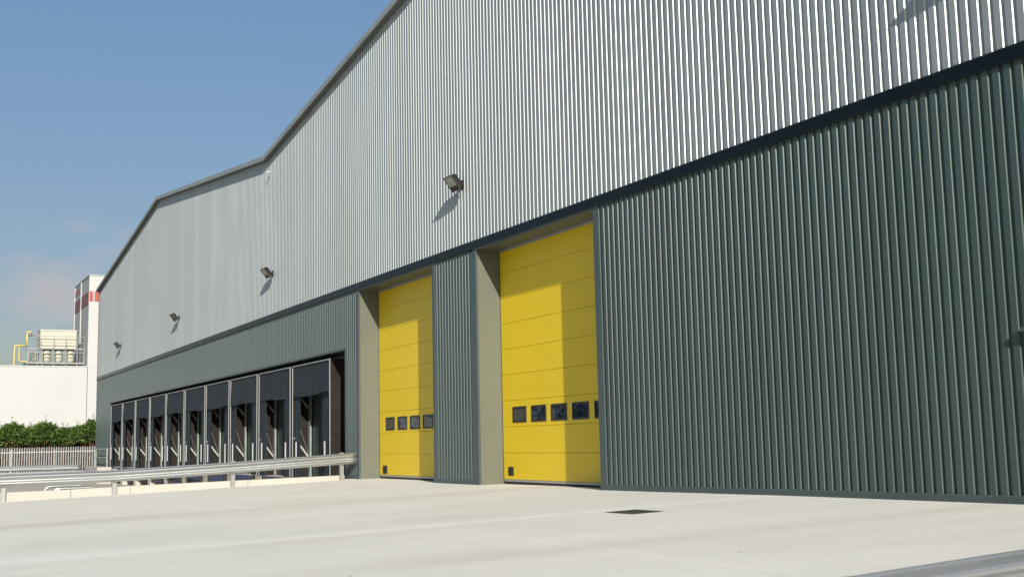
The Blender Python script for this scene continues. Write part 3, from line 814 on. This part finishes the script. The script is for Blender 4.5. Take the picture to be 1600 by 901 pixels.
b = MB().box(FX-6.7, FX-6.35, 9.0, 9.11, 11, 22.2); b.box(FX-12.42, FX-12.1, 9.0, 9.11, 11, 22.2); xb(b, 'pale_corner_strip', M['white'])
b = MB()
for k in range(30): b.tube([(FX-1.2, 1-k*2.4, 11.0), (FX-1.2, 1-k*2.4, 11.65)], .02, 5)
b.tube([(FX-1.2, 1.2, 11.62), (FX-1.2, -70, 11.62)], .022, 5); xb(b, 'roof_guard', M['greysteel'])

# cooling unit on the factory roof
UX = FX-3.0
s = thing('cooling_unit', 'cream box cooling unit over three round tanks inside a grey railing on the factory roof', 'cooling unit', (UX, 6, 11)); ui = Matrix.Translation((-UX, -6, -11))
def ub(mb, n, m, fix=False):
    o = mb.build(n, m, fixn=fix); o.parent = s; o.matrix_parent_inverse = ui; return o
ub(MB().box(UX-2.6, UX, 3.95, 8.2, 13.32, 15.55, bev=.05), 'casing', M['cream'])
ub(MB().box(UX-2.7, UX+.05, 3.9, 8.25, 15.56, 15.72), 'casing_lid', M['cream'])
for k in range(3):
    y = 4.85+k*1.38
    ub(MB().tube([(UX-1.0, y, 11.75), (UX-1.0, y, 11.95), (UX-1.0, y, 13.1), (UX-1.0, y, 13.3)], [.34, .52, .52, .40], 20), 'tank', M['cream'])
ub(MB().box(UX-3, UX+.8, 2.3, 9.1, 11.42, 11.62), 'platform', M['greysteel'])
b = MB()
for y in (2.5, 3.6, 4.15, 5.5, 6.9, 8.25, 9.0): b.box(UX+.55, UX+.63, y-.04, y+.04, 11.0, 13.4)
for y in (2.6, 3.7, 5.5, 7.3, 8.9): b.box(UX-.2, UX, y-.1, y+.1, 10.95, 11.42)
ub(b, 'support', M['greysteel'])
b = MB()
for z in (14.85, 14.05, 13.3, 12.85): b.bar((UX+.7, 2.6 if z < 14 else 3.6, z), (UX+.7, 9.05, z), .05, .06 if z != 13.3 else .14)
for y in (2.6, 3.9, 5.45, 6.85, 8.2, 9.05): b.bar((UX+.7, y, 11.6), (UX+.7, y, 14.85 if y > 3 else 13.3), .05, .05)
b.bar((UX-3, 2.6, 13.3), (UX+.7, 2.6, 13.3), .05, .05)
ub(b, 'railing', M['greysteel'])
b = MB()
for k in range(9):
    y = 2.75+.13*k; b.tube([(UX-.6, y, 11.7+.09*(k % 3)), (UX-.4, y+.2, 12.3+.1*(k % 4)), (UX-.6, y+.1, 12.8+.2*(k % 2))], .05, 6)
b.tube([(UX-.6, 2.6, 14.9), (UX-.6, 3.3, 15.1), (UX-.6, 3.95, 15.0)], .09, 8); b.tube([(UX-.6, 2.9, 14.6), (UX-.6, 3.95, 14.7)], .06, 8)
b.tube([(UX-.6, 3.55, 11.7), (UX-.6, 3.55, 15.2)], .05, 6)
ub(b, 'pipework', M['greysteel'])
s = thing('yellow_pipe', 'bent yellow pipe rising from the factory roof beside the cooling unit', 'pipe', (UX, 1.05, 11)); pi_ = Matrix.Translation((-UX, -1.05, -11))
def pb(mb, n):
    o = mb.build(n, M['yellowpipe']); o.parent = s; o.matrix_parent_inverse = pi_
pb(MB().tube([(UX, 1.05, 10.9), (UX, 1.05, 13.5), (UX, 1.1, 13.62), (UX, 1.25, 13.66), (UX, 2.3, 13.66), (UX, 2.42, 13.75), (UX, 2.44, 15.2), (UX, 2.5, 15.36), (UX, 2.95, 15.38)], .14, 10), 'main_run')
pb(MB().tube([(UX, 1.62, 13.60), (UX, 1.62, 11.9), (UX, 1.75, 11.72), (UX, 2.8, 11.72)], .12, 10), 'branch')
pb(MB().tube([(UX, 3.45, 11.8), (UX, 3.45, 12.9), (UX, 3.6, 12.95)], .07, 8), 'riser')

# ------------------------------------------------------------------ sky, sun, camera
sv = Vector((2.227, -.596, 1.045)).normalized()
el = math.asin(sv.z); az = math.atan2(sv.x, sv.y)
w = bpy.data.worlds.new('World'); bpy.context.scene.world = w; w.use_nodes = True
nt = w.node_tree; bg = nt.nodes['Background']
sky = nt.nodes.new('ShaderNodeTexSky'); sky.sky_type = 'NISHITA'; sky.sun_disc = False
sky.sun_elevation = el; sky.sun_rotation = az; sky.air_density = 1.0; sky.dust_density = 1.2; sky.ozone_density = 2.0; sky.altitude = 50
# one thin cloud low in the west, and a little veil round it
tc = nt.nodes.new('ShaderNodeTexCoord')
sp = nt.nodes.new('ShaderNodeSeparateXYZ'); nt.links.new(tc.outputs['Generated'], sp.inputs[0])
mp = nt.nodes.new('ShaderNodeMapping'); mp.inputs['Scale'].default_value = (7, 7, 16)
nz = nt.nodes.new('ShaderNodeTexNoise'); nz.inputs['Scale'].default_value = 1.6; nz.inputs['Detail'].default_value = 7; nz.inputs['Roughness'].default_value = .58
nt.links.new(tc.outputs['Generated'], mp.inputs[0]); nt.links.new(mp.outputs[0], nz.inputs['Vector'])
vs = nt.nodes.new('ShaderNodeVectorMath'); vs.operation = 'SUBTRACT'; vs.inputs[1].default_value = (-.985, .115, .118); nt.links.new(tc.outputs['Generated'], vs.inputs[0])
vm = nt.nodes.new('ShaderNodeVectorMath'); vm.operation = 'MULTIPLY'; vm.inputs[1].default_value = (4, 11, 30); nt.links.new(vs.outputs[0], vm.inputs[0])
vl = nt.nodes.new('ShaderNodeVectorMath'); vl.operation = 'LENGTH'; nt.links.new(vm.outputs[0], vl.inputs[0])
def mth(op, a, b_, clamp=False):
    x = nt.nodes.new('ShaderNodeMath'); x.operation = op; x.use_clamp = clamp
    for so_, v_ in ((x.inputs[0], a), (x.inputs[1], b_)):
        if isinstance(v_, (int, float)): so_.default_value = v_
        else: nt.links.new(v_, so_)
    return x.outputs[0]
blob = mth('SUBTRACT', 1.25, vl.outputs['Value'])
den = mth('MULTIPLY', mth('ADD', blob, mth('MULTIPLY', mth('SUBTRACT', nz.outputs['Fac'], .50), 5.5)), .55, True)
mx = nt.nodes.new('ShaderNodeMix'); mx.data_type = 'RGBA'; nt.links.new(mth('MULTIPLY', den, .7), mx.inputs[0]); mx.inputs[7].default_value = (4.7, 4.4, 4.5, 1)
hz = nt.nodes.new('ShaderNodeValToRGB'); e = hz.color_ramp.elements      # thicker, darker air low in the sky
e[0].position = 0; e[0].color = (.60, .56, .52, 1); e[1].position = .42; e[1].color = (.95, 1.04, 1.04, 1); k = e.new(.15); k.color = (.74, .69, .68, 1)
nt.links.new(sp.outputs[2], hz.inputs[0])
m3 = nt.nodes.new('ShaderNodeMix'); m3.data_type = 'RGBA'; m3.blend_type = 'MULTIPLY'; m3.inputs[0].default_value = 1
nt.links.new(sky.outputs[0], m3.inputs[6]); nt.links.new(hz.outputs[0], m3.inputs[7]); nt.links.new(m3.outputs[2], mx.inputs[6])
nt.links.new(mx.outputs[2], bg.inputs['Color']); bg.inputs['Strength'].default_value = .066

sl = bpy.data.lights.new('sun', 'SUN'); sl.energy = 4.2; sl.angle = R(.53); sl.color = (1, .94, .84)
so = bpy.data.objects.new('sun', sl); C.objects.link(so); so.rotation_euler = (-sv).to_track_quat('-Z', 'Y').to_euler(); so.location = (20, -30, 40)

cam = bpy.data.cameras.new('camera'); co = bpy.data.objects.new('camera', cam); C.objects.link(co)
yaw, pit, rol = R(61.73165), R(7.43916), R(-1.25428)
f = Vector((-math.sin(yaw)*math.cos(pit), math.cos(yaw)*math.cos(pit), math.sin(pit))); r = Vector((math.cos(yaw), math.sin(yaw), 0)); u = r.cross(f)
r2 = r*math.cos(rol)+u*math.sin(rol); u2 = -r*math.sin(rol)+u*math.cos(rol)
m = Matrix((r2, u2, -f)).transposed().to_4x4(); m.translation = Vector((0, -12.0435, .94165)); co.matrix_world = m
cam.sensor_width = 36; cam.lens = 36*1808.4/1600; cam.clip_start = .05; cam.clip_end = 4000
sc = bpy.context.scene; sc.camera = co
sc.view_settings.view_transform = 'Standard'; sc.view_settings.look = 'None'; sc.view_settings.exposure = .75; sc.view_settings.gamma = 1
sc.view_settings.use_curve_mapping = False
